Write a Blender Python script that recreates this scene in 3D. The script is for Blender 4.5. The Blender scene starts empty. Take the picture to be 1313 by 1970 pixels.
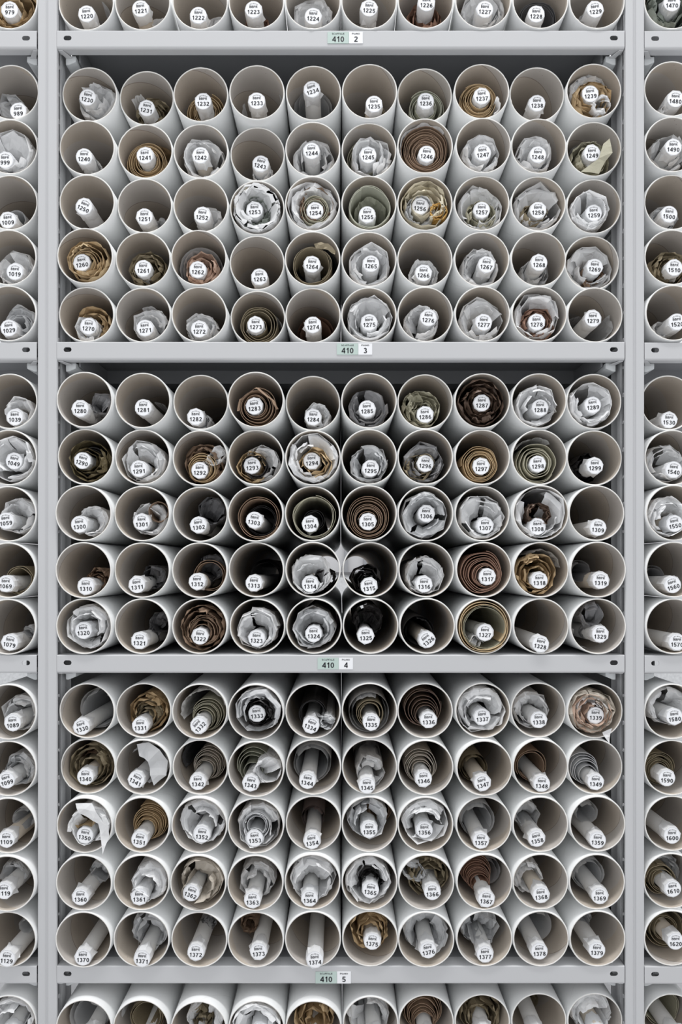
import bpy, bmesh, math, random
from mathutils import Vector, Matrix
from mathutils.geometry import tessellate_polygon
PI = math.pi
sc = bpy.context.scene
col = sc.collection

# ------------------------------------------------------------------ camera
# One unit of the front plane (y = 0) is 1 m = 1000 px of the photograph.
D = 1.25                      # camera distance from the shelf front
VX, VY = 656.0, 1095.0        # where lines running straight back meet
GZ = 2500.0                   # floor level on the front plane
cam = bpy.data.cameras.new('camera')
cam.sensor_fit = 'VERTICAL'; cam.sensor_height = 36.0
cam.lens = D * 1000 / 1970 * 36.0
cam.shift_y = (VY - 985.0) / 1970
cam.clip_start = 0.02
cam_o = bpy.data.objects.new('camera', cam); col.objects.link(cam_o)
cam_o.location = (0, -D, (GZ - VY) / 1000); cam_o.rotation_euler = (PI / 2, 0, 0)
sc.camera = cam_o

# ------------------------------------------------------------------ light
sc.view_settings.view_transform = 'Standard'; sc.view_settings.look = 'None'
sc.view_settings.gamma = 1; sc.view_settings.use_curve_mapping = False
sc.view_settings.exposure = 0.0
w = bpy.data.worlds.new('world'); sc.world = w; w.use_nodes = True
bg = w.node_tree.nodes['Background']
bg.inputs[0].default_value = (0.97, 0.98, 1.0, 1); bg.inputs[1].default_value = 1.07

def area(name, loc, target, sx, sy, power, colr=(1, 1, 1)):
    l = bpy.data.lights.new(name, 'AREA'); l.shape = 'RECTANGLE'
    l.size, l.size_y, l.energy, l.color = sx, sy, power, colr
    o = bpy.data.objects.new(name, l); col.objects.link(o); o.location = loc
    o.rotation_euler = (Vector(target) - Vector(loc)).to_track_quat('-Z', 'Y').to_euler()
    return o
area('aisle_ceiling_lamp', (0, -1.0, 6.5), (0, -0.1, 1.2), 4.5, 0.5, 215, (1, 1, 1))
area('rear_aisle_lamp', (0, 2.3, 3.0), (0, 2.9, 1.2), 3.0, 0.5, 7, (0.97, 0.98, 1.0))

# ------------------------------------------------------------------ materials
def new_mat(name):
    m = bpy.data.materials.new(name); m.use_nodes = True
    nt = m.node_tree; nt.nodes.clear()
    out = nt.nodes.new('ShaderNodeOutputMaterial')
    p = nt.nodes.new('ShaderNodeBsdfPrincipled')
    nt.links.new(p.outputs[0], out.inputs[0])
    return m, nt, p, out

def N(nt, kind, **kw):
    n = nt.nodes.new(kind)
    for k, v in kw.items():
        if k.startswith('i_'):
            n.inputs[int(k[2:])].default_value = v
        else:
            setattr(n, k, v)
    return n

def math_n(nt, op, a, b=None):
    n = nt.nodes.new('ShaderNodeMath'); n.operation = op
    for i, v in enumerate((a, b)):
        if v is None: continue
        if isinstance(v, (int, float)): n.inputs[i].default_value = v
        else: nt.links.new(v, n.inputs[i])
    return n.outputs[0]

def mix_n(nt, fac, a, b, mode='MIX'):
    n = nt.nodes.new('ShaderNodeMix'); n.data_type = 'RGBA'; n.blend_type = mode
    if isinstance(fac, (int, float)): n.inputs[0].default_value = fac
    else: nt.links.new(fac, n.inputs[0])
    for i, v in ((6, a), (7, b)):
        if isinstance(v, tuple): n.inputs[i].default_value = (*v[:3], 1)
        else: nt.links.new(v, n.inputs[i])
    return n.outputs[2]

def bump(nt, p, height, strength, dist=0.001):
    b = nt.nodes.new('ShaderNodeBump'); b.inputs['Strength'].default_value = strength
    b.inputs['Distance'].default_value = dist
    nt.links.new(height, b.inputs['Height']); nt.links.new(b.outputs[0], p.inputs['Normal'])

def noise(nt, vec, scale, detail=3, rough=0.5):
    n = nt.nodes.new('ShaderNodeTexNoise')
    n.inputs['Scale'].default_value = scale; n.inputs['Detail'].default_value = detail
    n.inputs['Roughness'].default_value = rough
    if vec is not None: nt.links.new(vec, n.inputs['Vector'])
    return n.outputs['Fac']

def ramp(nt, fac, stops):
    r = nt.nodes.new('ShaderNodeValToRGB'); nt.links.new(fac, r.inputs[0])
    cr = r.color_ramp
    while len(cr.elements) < len(stops): cr.elements.new(0.5)
    for e, (q, c) in zip(cr.elements, stops): e.position = q; e.color = (*c, 1)
    return r.outputs[0]

def paper_mat(name, c, var=0.10, trans=0.0, rough=0.75, bump_s=0.35, fib=260, sheen_edge=False):
    m, nt, p, out = new_mat(name)
    tc = N(nt, 'ShaderNodeTexCoord'); oi = N(nt, 'ShaderNodeObjectInfo')
    n1 = noise(nt, tc.outputs['Object'], 40, 4)
    n2 = noise(nt, tc.outputs['Object'], fib, 3)
    dark = tuple(v * (1 - var * 1.6) for v in c); lite = tuple(min(1, v * (1 + var)) for v in c)
    cc = mix_n(nt, n1, dark, lite)
    rnd = math_n(nt, 'MULTIPLY_ADD', oi.outputs['Random'], var * 1.2)
    nt.nodes[-1].inputs[2].default_value = 1 - var * 0.6
    v = N(nt, 'ShaderNodeHueSaturation'); nt.links.new(cc, v.inputs['Color']); nt.links.new(rnd, v.inputs['Value'])
    nt.links.new(v.outputs[0], p.inputs['Base Color'])
    p.inputs['Roughness'].default_value = rough
    p.inputs['Specular IOR Level'].default_value = 0.25
    h = math_n(nt, 'ADD', math_n(nt, 'MULTIPLY', n1, 1.5), math_n(nt, 'MULTIPLY', n2, 0.3))
    bump(nt, p, h, bump_s, 0.004)
    if trans:
        t = N(nt, 'ShaderNodeBsdfTranslucent'); nt.links.new(v.outputs[0], t.inputs[0])
        mx = N(nt, 'ShaderNodeMixShader'); mx.inputs[0].default_value = trans
        nt.links.new(p.outputs[0], mx.inputs[1]); nt.links.new(t.outputs[0], mx.inputs[2])
        nt.links.new(mx.outputs[0], out.inputs[0])
    return m

M = {}
M['w'] = paper_mat('white_tissue_paper', (0.86, 0.865, 0.87), 0.03, 0.30, 0.6, 0.22)
M['g'] = paper_mat('grey_tissue_paper', (0.70, 0.71, 0.72), 0.04, 0.32, 0.55, 0.2)
M['vg'] = paper_mat('grey_vellum_paper', (0.36, 0.36, 0.37), 0.06, 0.15, 0.45, 0.12)
M['dg'] = paper_mat('dark_tracing_film', (0.13, 0.13, 0.135), 0.12, 0.05, 0.4, 0.2)
M['bk'] = paper_mat('black_carbon_sheet', (0.028, 0.026, 0.026), 0.25, 0, 0.35, 0.3)
M['db'] = paper_mat('dark_brown_sheet', (0.13, 0.088, 0.065), 0.28, 0, 0.35, 0.4)
M['br'] = paper_mat('brown_wrapping_paper', (0.31, 0.215, 0.15), 0.15, 0.05, 0.7, 0.3)
M['rb'] = paper_mat('reddish_brown_sheet', (0.33, 0.20, 0.145), 0.15, 0.05, 0.7, 0.3)
M['mb'] = paper_mat('mauve_brown_sheet', (0.25, 0.20, 0.19), 0.08, 0.05, 0.6, 0.15)
M['tn'] = paper_mat('tan_kraft_paper', (0.54, 0.40, 0.235), 0.14, 0.06, 0.7, 0.3)
M['lt'] = paper_mat('light_tan_paper', (0.60, 0.46, 0.28), 0.12, 0.1, 0.7, 0.3)
M['ob'] = paper_mat('olive_brown_paper', (0.31, 0.26, 0.175), 0.15, 0.05, 0.7, 0.3)
M['do'] = paper_mat('dark_olive_sheet', (0.155, 0.125, 0.07), 0.2, 0.02, 0.4, 0.3)
M['ol'] = paper_mat('pale_olive_vellum', (0.50, 0.48, 0.37), 0.1, 0.15, 0.6, 0.35)
M['sg'] = paper_mat('sage_green_vellum', (0.55, 0.56, 0.46), 0.06, 0.15, 0.5, 0.1)
M['gg'] = paper_mat('grey_green_film', (0.27, 0.30, 0.265), 0.1, 0.1, 0.4, 0.2)
M['cr'] = paper_mat('cream_paper', (0.74, 0.68, 0.53), 0.1, 0.15, 0.7, 0.3)
M['or'] = paper_mat('amber_stained_paper', (0.66, 0.40, 0.12), 0.18, 0.15, 0.5, 0.3)
M['pk'] = paper_mat('pinkish_kraft_paper', (0.56, 0.40, 0.31), 0.15, 0.08, 0.7, 0.3)
M['be'] = paper_mat('beige_paper', (0.56, 0.51, 0.44), 0.08, 0.15, 0.7, 0.35)
M['core'] = paper_mat('grey_white_roll_paper', (0.62, 0.62, 0.61), 0.04, 0, 0.6, 0.08)
M['corek'] = paper_mat('buff_roll_paper', (0.58, 0.52, 0.44), 0.06, 0, 0.6, 0.08)
M['cap'] = paper_mat('white_cap_paper', (0.78, 0.79, 0.80), 0.03, 0.12, 0.5, 0.15)
M['disc'] = paper_mat('white_disc_paper', (0.84, 0.85, 0.87), 0.01, 0, 0.45, 0.0)

def flat_mat(name, c, rough=0.6):
    m, nt, p, out = new_mat(name)
    p.inputs['Base Color'].default_value = (*c, 1); p.inputs['Roughness'].default_value = rough
    return m
M['ink'] = flat_mat('black_ink', (0.025, 0.027, 0.032))
M['ring'] = flat_mat('grey_ring_ink', (0.30, 0.31, 0.33))
M['green'] = flat_mat('pale_green_card', (0.46, 0.56, 0.52), 0.4)
M['white'] = flat_mat('white_card', (0.80, 0.81, 0.83), 0.4)

def metal_paint(name, c, rough=0.42):
    m, nt, p, out = new_mat(name)
    tc = N(nt, 'ShaderNodeTexCoord')
    n1 = noise(nt, tc.outputs['Object'], 3, 3); n2 = noise(nt, tc.outputs['Object'], 900, 2)
    nt.links.new(mix_n(nt, n1, tuple(v * 0.96 for v in c), c), p.inputs['Base Color'])
    p.inputs['Roughness'].default_value = rough; p.inputs['Specular IOR Level'].default_value = 0.4
    bump(nt, p, n2, 0.05, 0.0004)
    return m
M['metal'] = metal_paint('light_grey_painted_steel', (0.515, 0.52, 0.53))
M['board'] = metal_paint('grey_painted_shelf_steel', (0.25, 0.255, 0.265), 0.5)
M['zinc'] = metal_paint('galvanised_bracket', (0.58, 0.60, 0.61), 0.35)

def tube_mats():
    # outside: smooth white coated paper with a faint spiral seam
    def helix(nt, pitch, width):
        tc = N(nt, 'ShaderNodeTexCoord'); oi = N(nt, 'ShaderNodeObjectInfo')
        s = N(nt, 'ShaderNodeSeparateXYZ'); nt.links.new(tc.outputs['Object'], s.inputs[0])
        a = math_n(nt, 'DIVIDE', math_n(nt, 'ARCTAN2', s.outputs[2], s.outputs[0]), 2 * PI)
        t = math_n(nt, 'FRACT', math_n(nt, 'ADD', math_n(nt, 'ADD', a, math_n(nt, 'DIVIDE', s.outputs[1], pitch)),
                                      math_n(nt, 'MULTIPLY', oi.outputs['Random'], 7.0)))
        return tc, oi, t, math_n(nt, 'LESS_THAN', t, width), s
    m, nt, p, out = new_mat('white_coated_tube')
    tc, oi, t, line, s = helix(nt, 0.32, 0.004)
    n1 = noise(nt, tc.outputs['Object'], 14, 3)
    base = mix_n(nt, n1, (0.79, 0.80, 0.795), (0.85, 0.86, 0.86))
    nt.links.new(mix_n(nt, math_n(nt, 'MULTIPLY', line, 0.25), base, (0.5, 0.5, 0.48)), p.inputs['Base Color'])
    p.inputs['Roughness'].default_value = 0.42; p.inputs['Specular IOR Level'].default_value = 0.35
    M['tube_out'] = m
    m, nt, p, out = new_mat('grey_beige_tube_lining')
    tc, oi, t, line, s = helix(nt, 0.17, 0.011)
    patch = math_n(nt, 'GREATER_THAN', t, 0.52)
    n1 = noise(nt, tc.outputs['Object'], 22, 4); n2 = noise(nt, tc.outputs['Object'], 420, 2)
    wa = N(nt, 'ShaderNodeTexWave'); wa.inputs['Scale'].default_value = 60; wa.inputs['Distortion'].default_value = 3
    nt.links.new(tc.outputs['Object'], wa.inputs['Vector'])
    b1 = mix_n(nt, n1, (0.44, 0.385, 0.325), (0.54, 0.485, 0.42))
    b2 = mix_n(nt, n1, (0.44, 0.41, 0.375), (0.53, 0.495, 0.46))
    b = mix_n(nt, patch, b1, b2)
    b = mix_n(nt, math_n(nt, 'MULTIPLY', line, 0.55), b, (0.16, 0.12, 0.10))
    # scattered dark specks of the grey board
    vo = N(nt, 'ShaderNodeTexVoronoi'); vo.inputs['Scale'].default_value = 70
    nt.links.new(tc.outputs['Object'], vo.inputs['Vector'])
    sp = math_n(nt, 'LESS_THAN', vo.outputs['Distance'], 0.055)
    b = mix_n(nt, math_n(nt, 'MULTIPLY', sp, 0.5), b, (0.15, 0.11, 0.09))
    nt.links.new(b, p.inputs['Base Color']); p.inputs['Roughness'].default_value = 0.7
    p.inputs['Specular IOR Level'].default_value = 0.25
    bump(nt, p, n2, 0.15, 0.0008)
    M['tube_in'] = m
    m, nt, p, out = new_mat('cut_cardboard_rim')
    tc = N(nt, 'ShaderNodeTexCoord'); n1 = noise(nt, tc.outputs['Object'], 160, 3)
    nt.links.new(mix_n(nt, n1, (0.60, 0.58, 0.54), (0.84, 0.835, 0.81)), p.inputs['Base Color'])
    p.inputs['Roughness'].default_value = 0.8
    M['tube_rim'] = m
tube_mats()

# ------------------------------------------------------------------ helpers
def px(x, y, depth=0.0):
    """front-plane reading (photo units) -> world point on the plane y = depth"""
    k = (D + depth) / D
    return Vector(((x - VX) / 1000 * k, depth, (GZ - VY) / 1000 + (VY - y) / 1000 * k))

def mesh_obj(name, verts, faces, mats, parent=None, fm=None, smooth=False):
    me = bpy.data.meshes.new(name)
    me.from_pydata([tuple(v) for v in verts], [], faces); me.update()
    for m in (mats if isinstance(mats, (list, tuple)) else [mats]): me.materials.append(m)
    if fm: me.polygons.foreach_set('material_index', fm)
    if smooth: me.polygons.foreach_set('use_smooth', [True] * len(me.polygons))
    o = bpy.data.objects.new(name, me); col.objects.link(o)
    if parent: o.parent = parent
    return o

def tag(o, label, cat, group=None, kind=None):
    if label: o['label'] = label
    if cat: o['category'] = cat
    if group: o['group'] = group
    if kind: o['kind'] = kind
    return o

def empty(name, loc):
    o = bpy.data.objects.new(name, None); o.empty_display_size = 0.02
    col.objects.link(o); o.location = loc; return o

class MB:
    def __init__(s): s.v = []; s.f = []
    def box(s, a, b):
        i = len(s.v); (x0, y0, z0), (x1, y1, z1) = a, b
        s.v += [(x0,y0,z0),(x1,y0,z0),(x1,y1,z0),(x0,y1,z0),(x0,y0,z1),(x1,y0,z1),(x1,y1,z1),(x0,y1,z1)]
        s.f += [tuple(i+k for k in q) for q in ((0,3,2,1),(4,5,6,7),(0,1,5,4),(1,2,6,5),(2,3,7,6),(3,0,4,7))]
    def prism(s, pts, axis, a, b):
        """closed 2D outline extruded along axis ('x' outline in y,z ; 'z' outline in x,y)"""
        i = len(s.v); n = len(pts)
        for t in (a, b):
            for (p, q) in pts: s.v.append((t, p, q) if axis == 'x' else (p, q, t))
        for k in range(n):
            s.f.append((i+k, i+(k+1) % n, i+n+(k+1) % n, i+n+k))
        for tri in tessellate_polygon([[Vector((p, q, 0)) for p, q in pts]]):
            s.f.append(tuple(i+k for k in tri)); s.f.append(tuple(i+n+k for k in reversed(tri)))
    def build(s, name, mat, parent=None, bevel=0):
        o = mesh_obj(name, s.v, s.f, mat, parent)
        bm = bmesh.new(); bm.from_mesh(o.data); bmesh.ops.recalc_face_normals(bm, faces=bm.faces)
        bm.to_mesh(o.data); bm.free()
        if bevel:
            md = o.modifiers.new('bevel', 'BEVEL'); md.width = bevel; md.segments = 3; md.limit_method = 'ANGLE'
            o.data.polygons.foreach_set('use_smooth', [True]*len(o.data.polygons))
            md.harden_normals = False
        return o

def plate_with_holes(outer, holes, T, thick):
    """outer/hole outlines in 2D; T maps (u, v, t) to a point; returns verts, faces of a plate with real openings"""
    loops = [[Vector((u, v, 0)) for u, v in outer]] + [[Vector((u, v, 0)) for u, v in h] for h in holes]
    flat = [p for l in loops for p in l]
    tris = tessellate_polygon(loops); n = len(flat)
    v = [T(p.x, p.y, 0) for p in flat] + [T(p.x, p.y, thick) for p in flat]
    f = [tuple(t) for t in tris] + [tuple(n+k for k in reversed(t)) for t in tris]
    s = 0
    for l in loops:
        m = len(l)
        for k in range(m): f.append((s+k, s+(k+1) % m, n+s+(k+1) % m, n+s+k))
        s += m
    return v, f

def add_vf(mb, v, f):
    i = len(mb.v); mb.v += [tuple(p) for p in v]; mb.f += [tuple(i+k for k in q) for q in f]

def slot(cx, cy, w_, h_, n=6):
    r = h_/2; pts = []
    for s, a0 in ((1, -PI/2), (-1, PI/2)):
        for k in range(n+1):
            a = a0 + PI*k/n; pts.append((cx + s*(w_/2 - r) + r*math.cos(a), cy + r*math.sin(a)))
    return pts

# plain grotesque lettering drawn with strokes: glyph -> width, list of centre lines in a box 1 high
def arc(cx, cy, rx, ry, a0, a1, n=10):
    return [(cx + rx*math.cos(math.radians(a0 + (a1-a0)*k/n)), cy + ry*math.sin(math.radians(a0 + (a1-a0)*k/n))) for k in range(n+1)]
ST = 0.178
h_ = ST/2
GL = {
 '0': (.58, [arc(.29, .5, .29-h_, .5-h_, 90, 450, 20)]),
 '1': (.50, [[(.33, 0), (.33, 1)], [(.36, .955), (.26, .80), (.09, .72)]]),
 '2': (.57, [arc(.285, .71, .285-h_, .29-h_, 165, -35, 10) + [(.10, .10), (.10, h_)], [(.03, h_), (.56, h_)]]),
 '3': (.57, [arc(.275, .735, .25-h_, .265-h_, 160, -90, 10), arc(.28, .285, .285-h_, .285-h_, 90, -160, 11)]),
 '4': (.60, [[(.46, 1.0), (.46, 0)], [(.43, .93), (.07, .31)], [(.01, .29), (.60, .29)]]),
 '5': (.57, [[(.52, 1-h_), (.15, 1-h_), (.10, .47)], arc(.27, .325, .295-h_, .325-h_, 125, -155, 12)]),
 '6': (.58, [arc(.295, .315, .285-h_, .315-h_, 90, 450, 18), arc(.36, .42, .345-h_, .58-h_, 60, 185, 10)]),
 '7': (.56, [[(.01, 1-h_), (.50, 1-h_), (.33, .62), (.22, .30), (.19, 0)]]),
 '8': (.58, [arc(.29, .745, .25-h_, .255-h_, 90, 450, 16), arc(.29, .28, .285-h_, .28-h_, 90, 450, 18)]),
 '9': (.58, [arc(.285, .685, .285-h_, .315-h_, 90, 450, 18), arc(.22, .58, .345-h_, .58-h_, -120, 5, 10)]),
 'A': (.74, [[(.04, 0), (.37, .97), (.70, 0)], [(.17, .27), (.57, .27)]]),
 'B': (.68, [[(h_, 0), (h_, 1)], [(h_, 1-h_), (.36, 1-h_)] + arc(.36, .74, .22, .26-h_, 90, -90, 8) + [(h_, .52)], [(.36, .52)] + arc(.38, .29, .22, .29-h_, 90, -90, 8) + [(h_, h_)]]),
 'C': (.72, [arc(.38, .5, .38-h_, .5-h_, 45, 315, 16)]),
 'E': (.62, [[(.60, 1-h_), (h_, 1-h_), (h_, h_), (.62, h_)], [(h_, .52), (.56, .52)]]),
 'F': (.60, [[(.60, 1-h_), (h_, 1-h_), (h_, 0)], [(h_, .50), (.54, .50)]]),
 'H': (.70, [[(h_, 0), (h_, 1)], [(.70-h_, 0), (.70-h_, 1)], [(h_, .52), (.70-h_, .52)]]),
 'I': (.16, [[(.08, 0), (.08, 1)]]),
 'L': (.58, [[(h_, 1), (h_, h_), (.58, h_)]]),
 'N': (.70, [[(h_, 0), (h_, 1)], [(.70-h_, 0), (.70-h_, 1)], [(h_, .93), (.70-h_, .07)]]),
 'O': (.78, [arc(.39, .5, .39-h_, .5-h_, 90, 450, 20)]),
 'P': (.64, [[(h_, 0), (h_, 1)], [(h_, 1-h_), (.36, 1-h_)] + arc(.36, .70, .28-h_, .30-h_, 90, -90, 8) + [(h_, .40)]]),
 'R': (.70, [[(h_, 0), (h_, 1)], [(h_, 1-h_), (.38, 1-h_)] + arc(.38, .715, .28-h_, .285-h_, 90, -90, 8) + [(h_, .43)], [(.38, .43), (.63, 0)]]),
 'S': (.66, [arc(.33, .735, .29-h_, .265-h_, 30, 250, 10) + arc(.33, .275, .33-h_, .275-h_, 75, -150, 11)]),
 'V': (.70, [[(.04, 1), (.35, .03), (.66, 1)]]),
}
def stroke(pts, V, F, ox):
    n = len(pts); closed = math.dist(pts[0], pts[-1]) < 1e-6
    b = len(V); m = n - 1 if closed else n
    for i in range(m):
        p = pts[i]
        q0 = pts[i-1] if i else (pts[n-2] if closed else None); q1 = pts[i+1] if i < n-1 else None
        d = []
        for a_, c_ in ((q0, p), (p, q1)):
            if a_ is None or c_ is None: continue
            L = math.dist(a_, c_) or 1; d.append(((c_[0]-a_[0])/L, (c_[1]-a_[1])/L))
        if len(d) == 2:
            nx, ny = -(d[0][1]+d[1][1])/2, (d[0][0]+d[1][0])/2; L2 = max(nx*nx + ny*ny, .35); nx /= L2; ny /= L2
        else: nx, ny = -d[0][1], d[0][0]
        V.append((ox + p[0] + nx*h_, p[1] + ny*h_)); V.append((ox + p[0] - nx*h_, p[1] - ny*h_))
    for i in range(m if closed else m-1):
        a_, c_ = b + 2*i, b + 2*((i+1) % m); F.append((a_, a_+1, c_+1, c_))
_tx = {}
def text_data(txt, bold):
    if txt in _tx: return _tx[txt]
    V = []; F = []; x = 0
    for ch in txt:
        w_, ss = GL[ch]
        for st in ss: stroke(st, V, F, x)
        x += w_ + .115
    W = x - .115
    v = [(a/W - .5, b - .5) for a, b in V]
    _tx[txt] = (v, F, W); return _tx[txt]

def put_text(V, F, txt, cx, cy, w_, h_, bold=0.02, rot=0.0):
    v, f, _ = text_data(txt, bold); i = len(V)
    c, s = math.cos(rot), math.sin(rot)
    for a, b in v:
        a *= w_; b *= h_
        V.append((cx + a*c - b*s, 0, cy + a*s + b*c))
    F += [tuple(i+k for k in q) for q in f]

# ------------------------------------------------------------------ the room
mb = MB(); mb.box((-3.5, -3.0, -0.05), (3.5, 4.05, 0))
mf, nt, p, out = new_mat('grey_resin_floor')
tc = N(nt, 'ShaderNodeTexCoord'); n1 = noise(nt, tc.outputs['Object'], 6, 4)
nt.links.new(mix_n(nt, n1, (0.42, 0.42, 0.43), (0.50, 0.50, 0.51)), p.inputs['Base Color']); p.inputs['Roughness'].default_value = 0.4
tag(mb.build('floor', mf), 'grey smooth floor under the shelving', 'floor', kind='structure')
YW = 4.0
def pw(x, y): return px(x, y, YW)
mwall, nt, p, out = new_mat('light_grey_wall_paint')
tc = N(nt, 'ShaderNodeTexCoord'); n1 = noise(nt, tc.outputs['Object'], 9, 3)
nt.links.new(mix_n(nt, n1, (0.50, 0.50, 0.51), (0.55, 0.55, 0.56)), p.inputs['Base Color'])
mb = MB(); mb.box((-3.5, YW, 0), (3.5, YW+0.05, 3.2))
tag(mb.build('wall_back', mwall), 'light grey wall seen through the gap between the two middle tubes', 'wall', kind='structure')
mdado, nt, p, out = new_mat('speckled_stone_dado')
tc = N(nt, 'ShaderNodeTexCoord'); n1 = noise(nt, tc.outputs['Object'], 55, 4)
nt.links.new(mix_n(nt, n1, (0.42, 0.43, 0.44), (0.72, 0.73, 0.74)), p.inputs['Base Color'])
a, b = pw(560, 1106), pw(760, 1250)
mb = MB(); mb.box((-3.4, YW-0.03, 0), (3.4, YW-0.001, a.z))
tag(mb.build('trim_1', mdado), 'speckled grey lower wall behind the shelving', 'wall trim', kind='structure')
mb = MB(); mb.box((-3.4, YW-0.05, a.z), (3.4, YW-0.001, a.z+0.022))
tag(mb.build('trim_2', flat_mat('dark_grey_rail', (0.12, 0.12, 0.125))), 'dark rail along the wall behind the shelving', 'wall rail', kind='structure')
mb = MB(); g0 = pw(662, 1100); g1 = pw(669, 1000); mb.box((g0.x, YW-0.04, a.z+0.022), (g1.x, YW-0.001, 3.1))
g0 = pw(699, 1100); g1 = pw(706, 1000); mb.box((g0.x, YW-0.04, a.z+0.022), (g1.x, YW-0.001, 3.1))
tag(mb.build('trim_3', flat_mat('grey_frame_paint', (0.26, 0.265, 0.28))), 'grey upright strips on the rear wall', 'wall trim', kind='structure')

# ------------------------------------------------------------------ shelving
Zc = lambda y: (GZ - y) / 1000
TIERS = [58, 657.5, 1260, 1858.5]
TN = ['2', '3', '4', '5']
CARD = [(630, 671, 698, 62, 84), (648, 689, 716, 661, 682.5), (611, 651.5, 679, 1265.5, 1287.5), (607, 648, 675, 1869, 1891.5)]
BEAMH = 0.0350
def make_shelf(x0, x1, ytop, card, num, label, seed):
    """x0,x1 in world metres; front beam top at photo height ytop"""
    z1 = Zc(ytop); z0 = z1 - BEAMH
    root = empty('metal_shelf', ((x0+x1)/2, 0, z0))
    tag(root, label, 'shelf', 'grey steel shelves carrying the tubes')
    inv = Vector((-(x0+x1)/2, 0, -z0))
    def put(mb, name, mat, bevel=0):
        mb.v = [tuple(Vector(v) + inv) for v in mb.v]
        return mb.build(name, mat, root, bevel)
    # front beam : face with the two slots, rounded lower bend, underside return and lip
    mb = MB(); r = 0.0042; t = 0.0014
    hz = z1 - 0.0150
    holes = [slot(x, hz, 0.0155, 0.0092) for x in (x0 + 0.0205, x1 - 0.0205)]
    T = lambda u, v, q: (u, q, v)
    v, f = plate_with_holes([(x0, z0 + r), (x1, z0 + r), (x1, z1 - 0.002), (x0, z1 - 0.002)], holes, T, t)
    add_vf(mb, v, f)
    def bend(cy, cz, a0, a1, rad):
        o_ = [(cy + rad*math.cos(a0+(a1-a0)*k/5), cz + rad*math.sin(a0+(a1-a0)*k/5)) for k in range(6)]
        i_ = [(cy + (rad-t)*math.cos(a1+(a0-a1)*k/5), cz + (rad-t)*math.sin(a1+(a0-a1)*k/5)) for k in range(6)]
        mb.prism(o_ + i_, 'x', x0, x1)
    bend(r, z0 + r, PI, 1.5*PI, r)
    bend(0.002, z1 - 0.002, PI, 0.5*PI, 0.002)
    mb.box((x0, r, z0), (x1, 0.0165, z0 + t))
    mb.box((x0, 0.0152, z0 + t), (x1, 0.0165, z0 + 0.010))
    mb.box((x0, 0.002, z1 - t), (x1, 0.030, z1))
    o = put(mb, 'front_beam', M['metal'])
    o.data.polygons.foreach_set('use_smooth', [False]*len(o.data.polygons))
    # board with a downturned stiffener further in
    mb = MB()
    mb.box((x0 + 0.004, 0.030, z1 - 0.0016), (x1 - 0.004, 1.22, z1 - 0.0002))
    for y in (0.178, 0.62, 1.18):
        mb.box((x0 + 0.03, y, z1 - 0.030), (x1 - 0.03, y + 0.0014, z1 - 0.0016))
        mb.box((x0 + 0.03, y + 0.0014, z1 - 0.030), (x1 - 0.03, y + 0.045, z1 - 0.0286))
    put(mb, 'shelf_board', M['board'])
    # side channels that tie the beam to the posts, with the bracket blocks under their front ends
    for s, xe in ((1, x0), (-1, x1)):
        mb = MB()
        X = lambda u: xe + s*u
        pts = [(X(0.0085), 0.020), (X(0.0285), 0.020), (X(0.0285), 0.060), (X(0.0085), 0.060)]
        i = len(mb.v)
        zt, zb = z0 + 0.001, z0 - 0.016
        # block whose lower outer edge is cut on a slant
        prof = [(0.0085, zt), (0.0285, zt), (0.0285, zb + 0.006), (0.0145, zb), (0.0085, zb)]
        vv = [(X(u), y, z) for y in (0.020, 0.075) for u, z in prof]
        n = len(prof)
        ff = [tuple(range(n)), tuple(reversed(range(n, 2*n)))] + [(k, (k+1) % n, n+(k+1) % n, n+k) for k in range(n)]
        add_vf(mb, vv, ff)
        put(mb, 'corner_bracket', M['zinc'], 0.0012)
        mb = MB()
        a, b = X(0.030), X(0.034)
        mb.box((min(a, b), 0.030, z0 - 0.004), (max(a, b), 1.2, z1 - 0.003))
        put(mb, 'side_channel', M['board'])
        mb = MB()   # small folded tongue between beam and bracket
        vv = [(X(0.001), 0.004, z0 - 0.0005), (X(0.009), 0.004, z0 - 0.0005), (X(0.022), 0.020, z0 - 0.003), (X(0.010), 0.020, z0 - 0.003)]
        vv += [(x, y, z - 0.0012) for x, y, z in vv]
        add_vf(mb, vv, [(0,1,2,3), (7,6,5,4), (0,4,5,1), (1,5,6,2), (2,6,7,3), (3,7,4,0)])
        put(mb, 'folded_tab', M['metal'])
    if card:
        gx0, gx1, wx1, cy0, cy1 = card
        for nm, a, b, mat, small, big, bw in (('green_card', gx0, gx1, 'green', 'SCAFFALE', '410', 23), ('white_card', gx1 + 0.4, wx1, 'white', 'PIANO', num, 7)):
            A = px(a, cy1); B = px(b, cy0)
            mb = MB(); mb.box((A.x, -0.0009, A.z), (B.x, -0.0001, B.z)); o = put(mb, nm, M[mat])
            o['label'] = ('pale green card printed SCAFFALE 410' if nm[0] == 'g' else 'white card printed PIANO ' + num)
            V = []; F = []; W = (b - a)/1000; cx = (A.x + B.x)/2; H = B.z - A.z
            put_text(V, F, small, cx, B.z - 0.0036, 0.024 if small[0] == 'S' else 0.0150, 0.0031, 0.012)
            put_text(V, F, big, cx, A.z + H*0.36, bw/1000, 0.0105, 0.022)
            V = [tuple(Vector((x, -0.0011, z)) + inv) for x, y, z in V]
            t_ = mesh_obj('card_writing', V, F, M['ink'], o)
    return root

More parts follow.
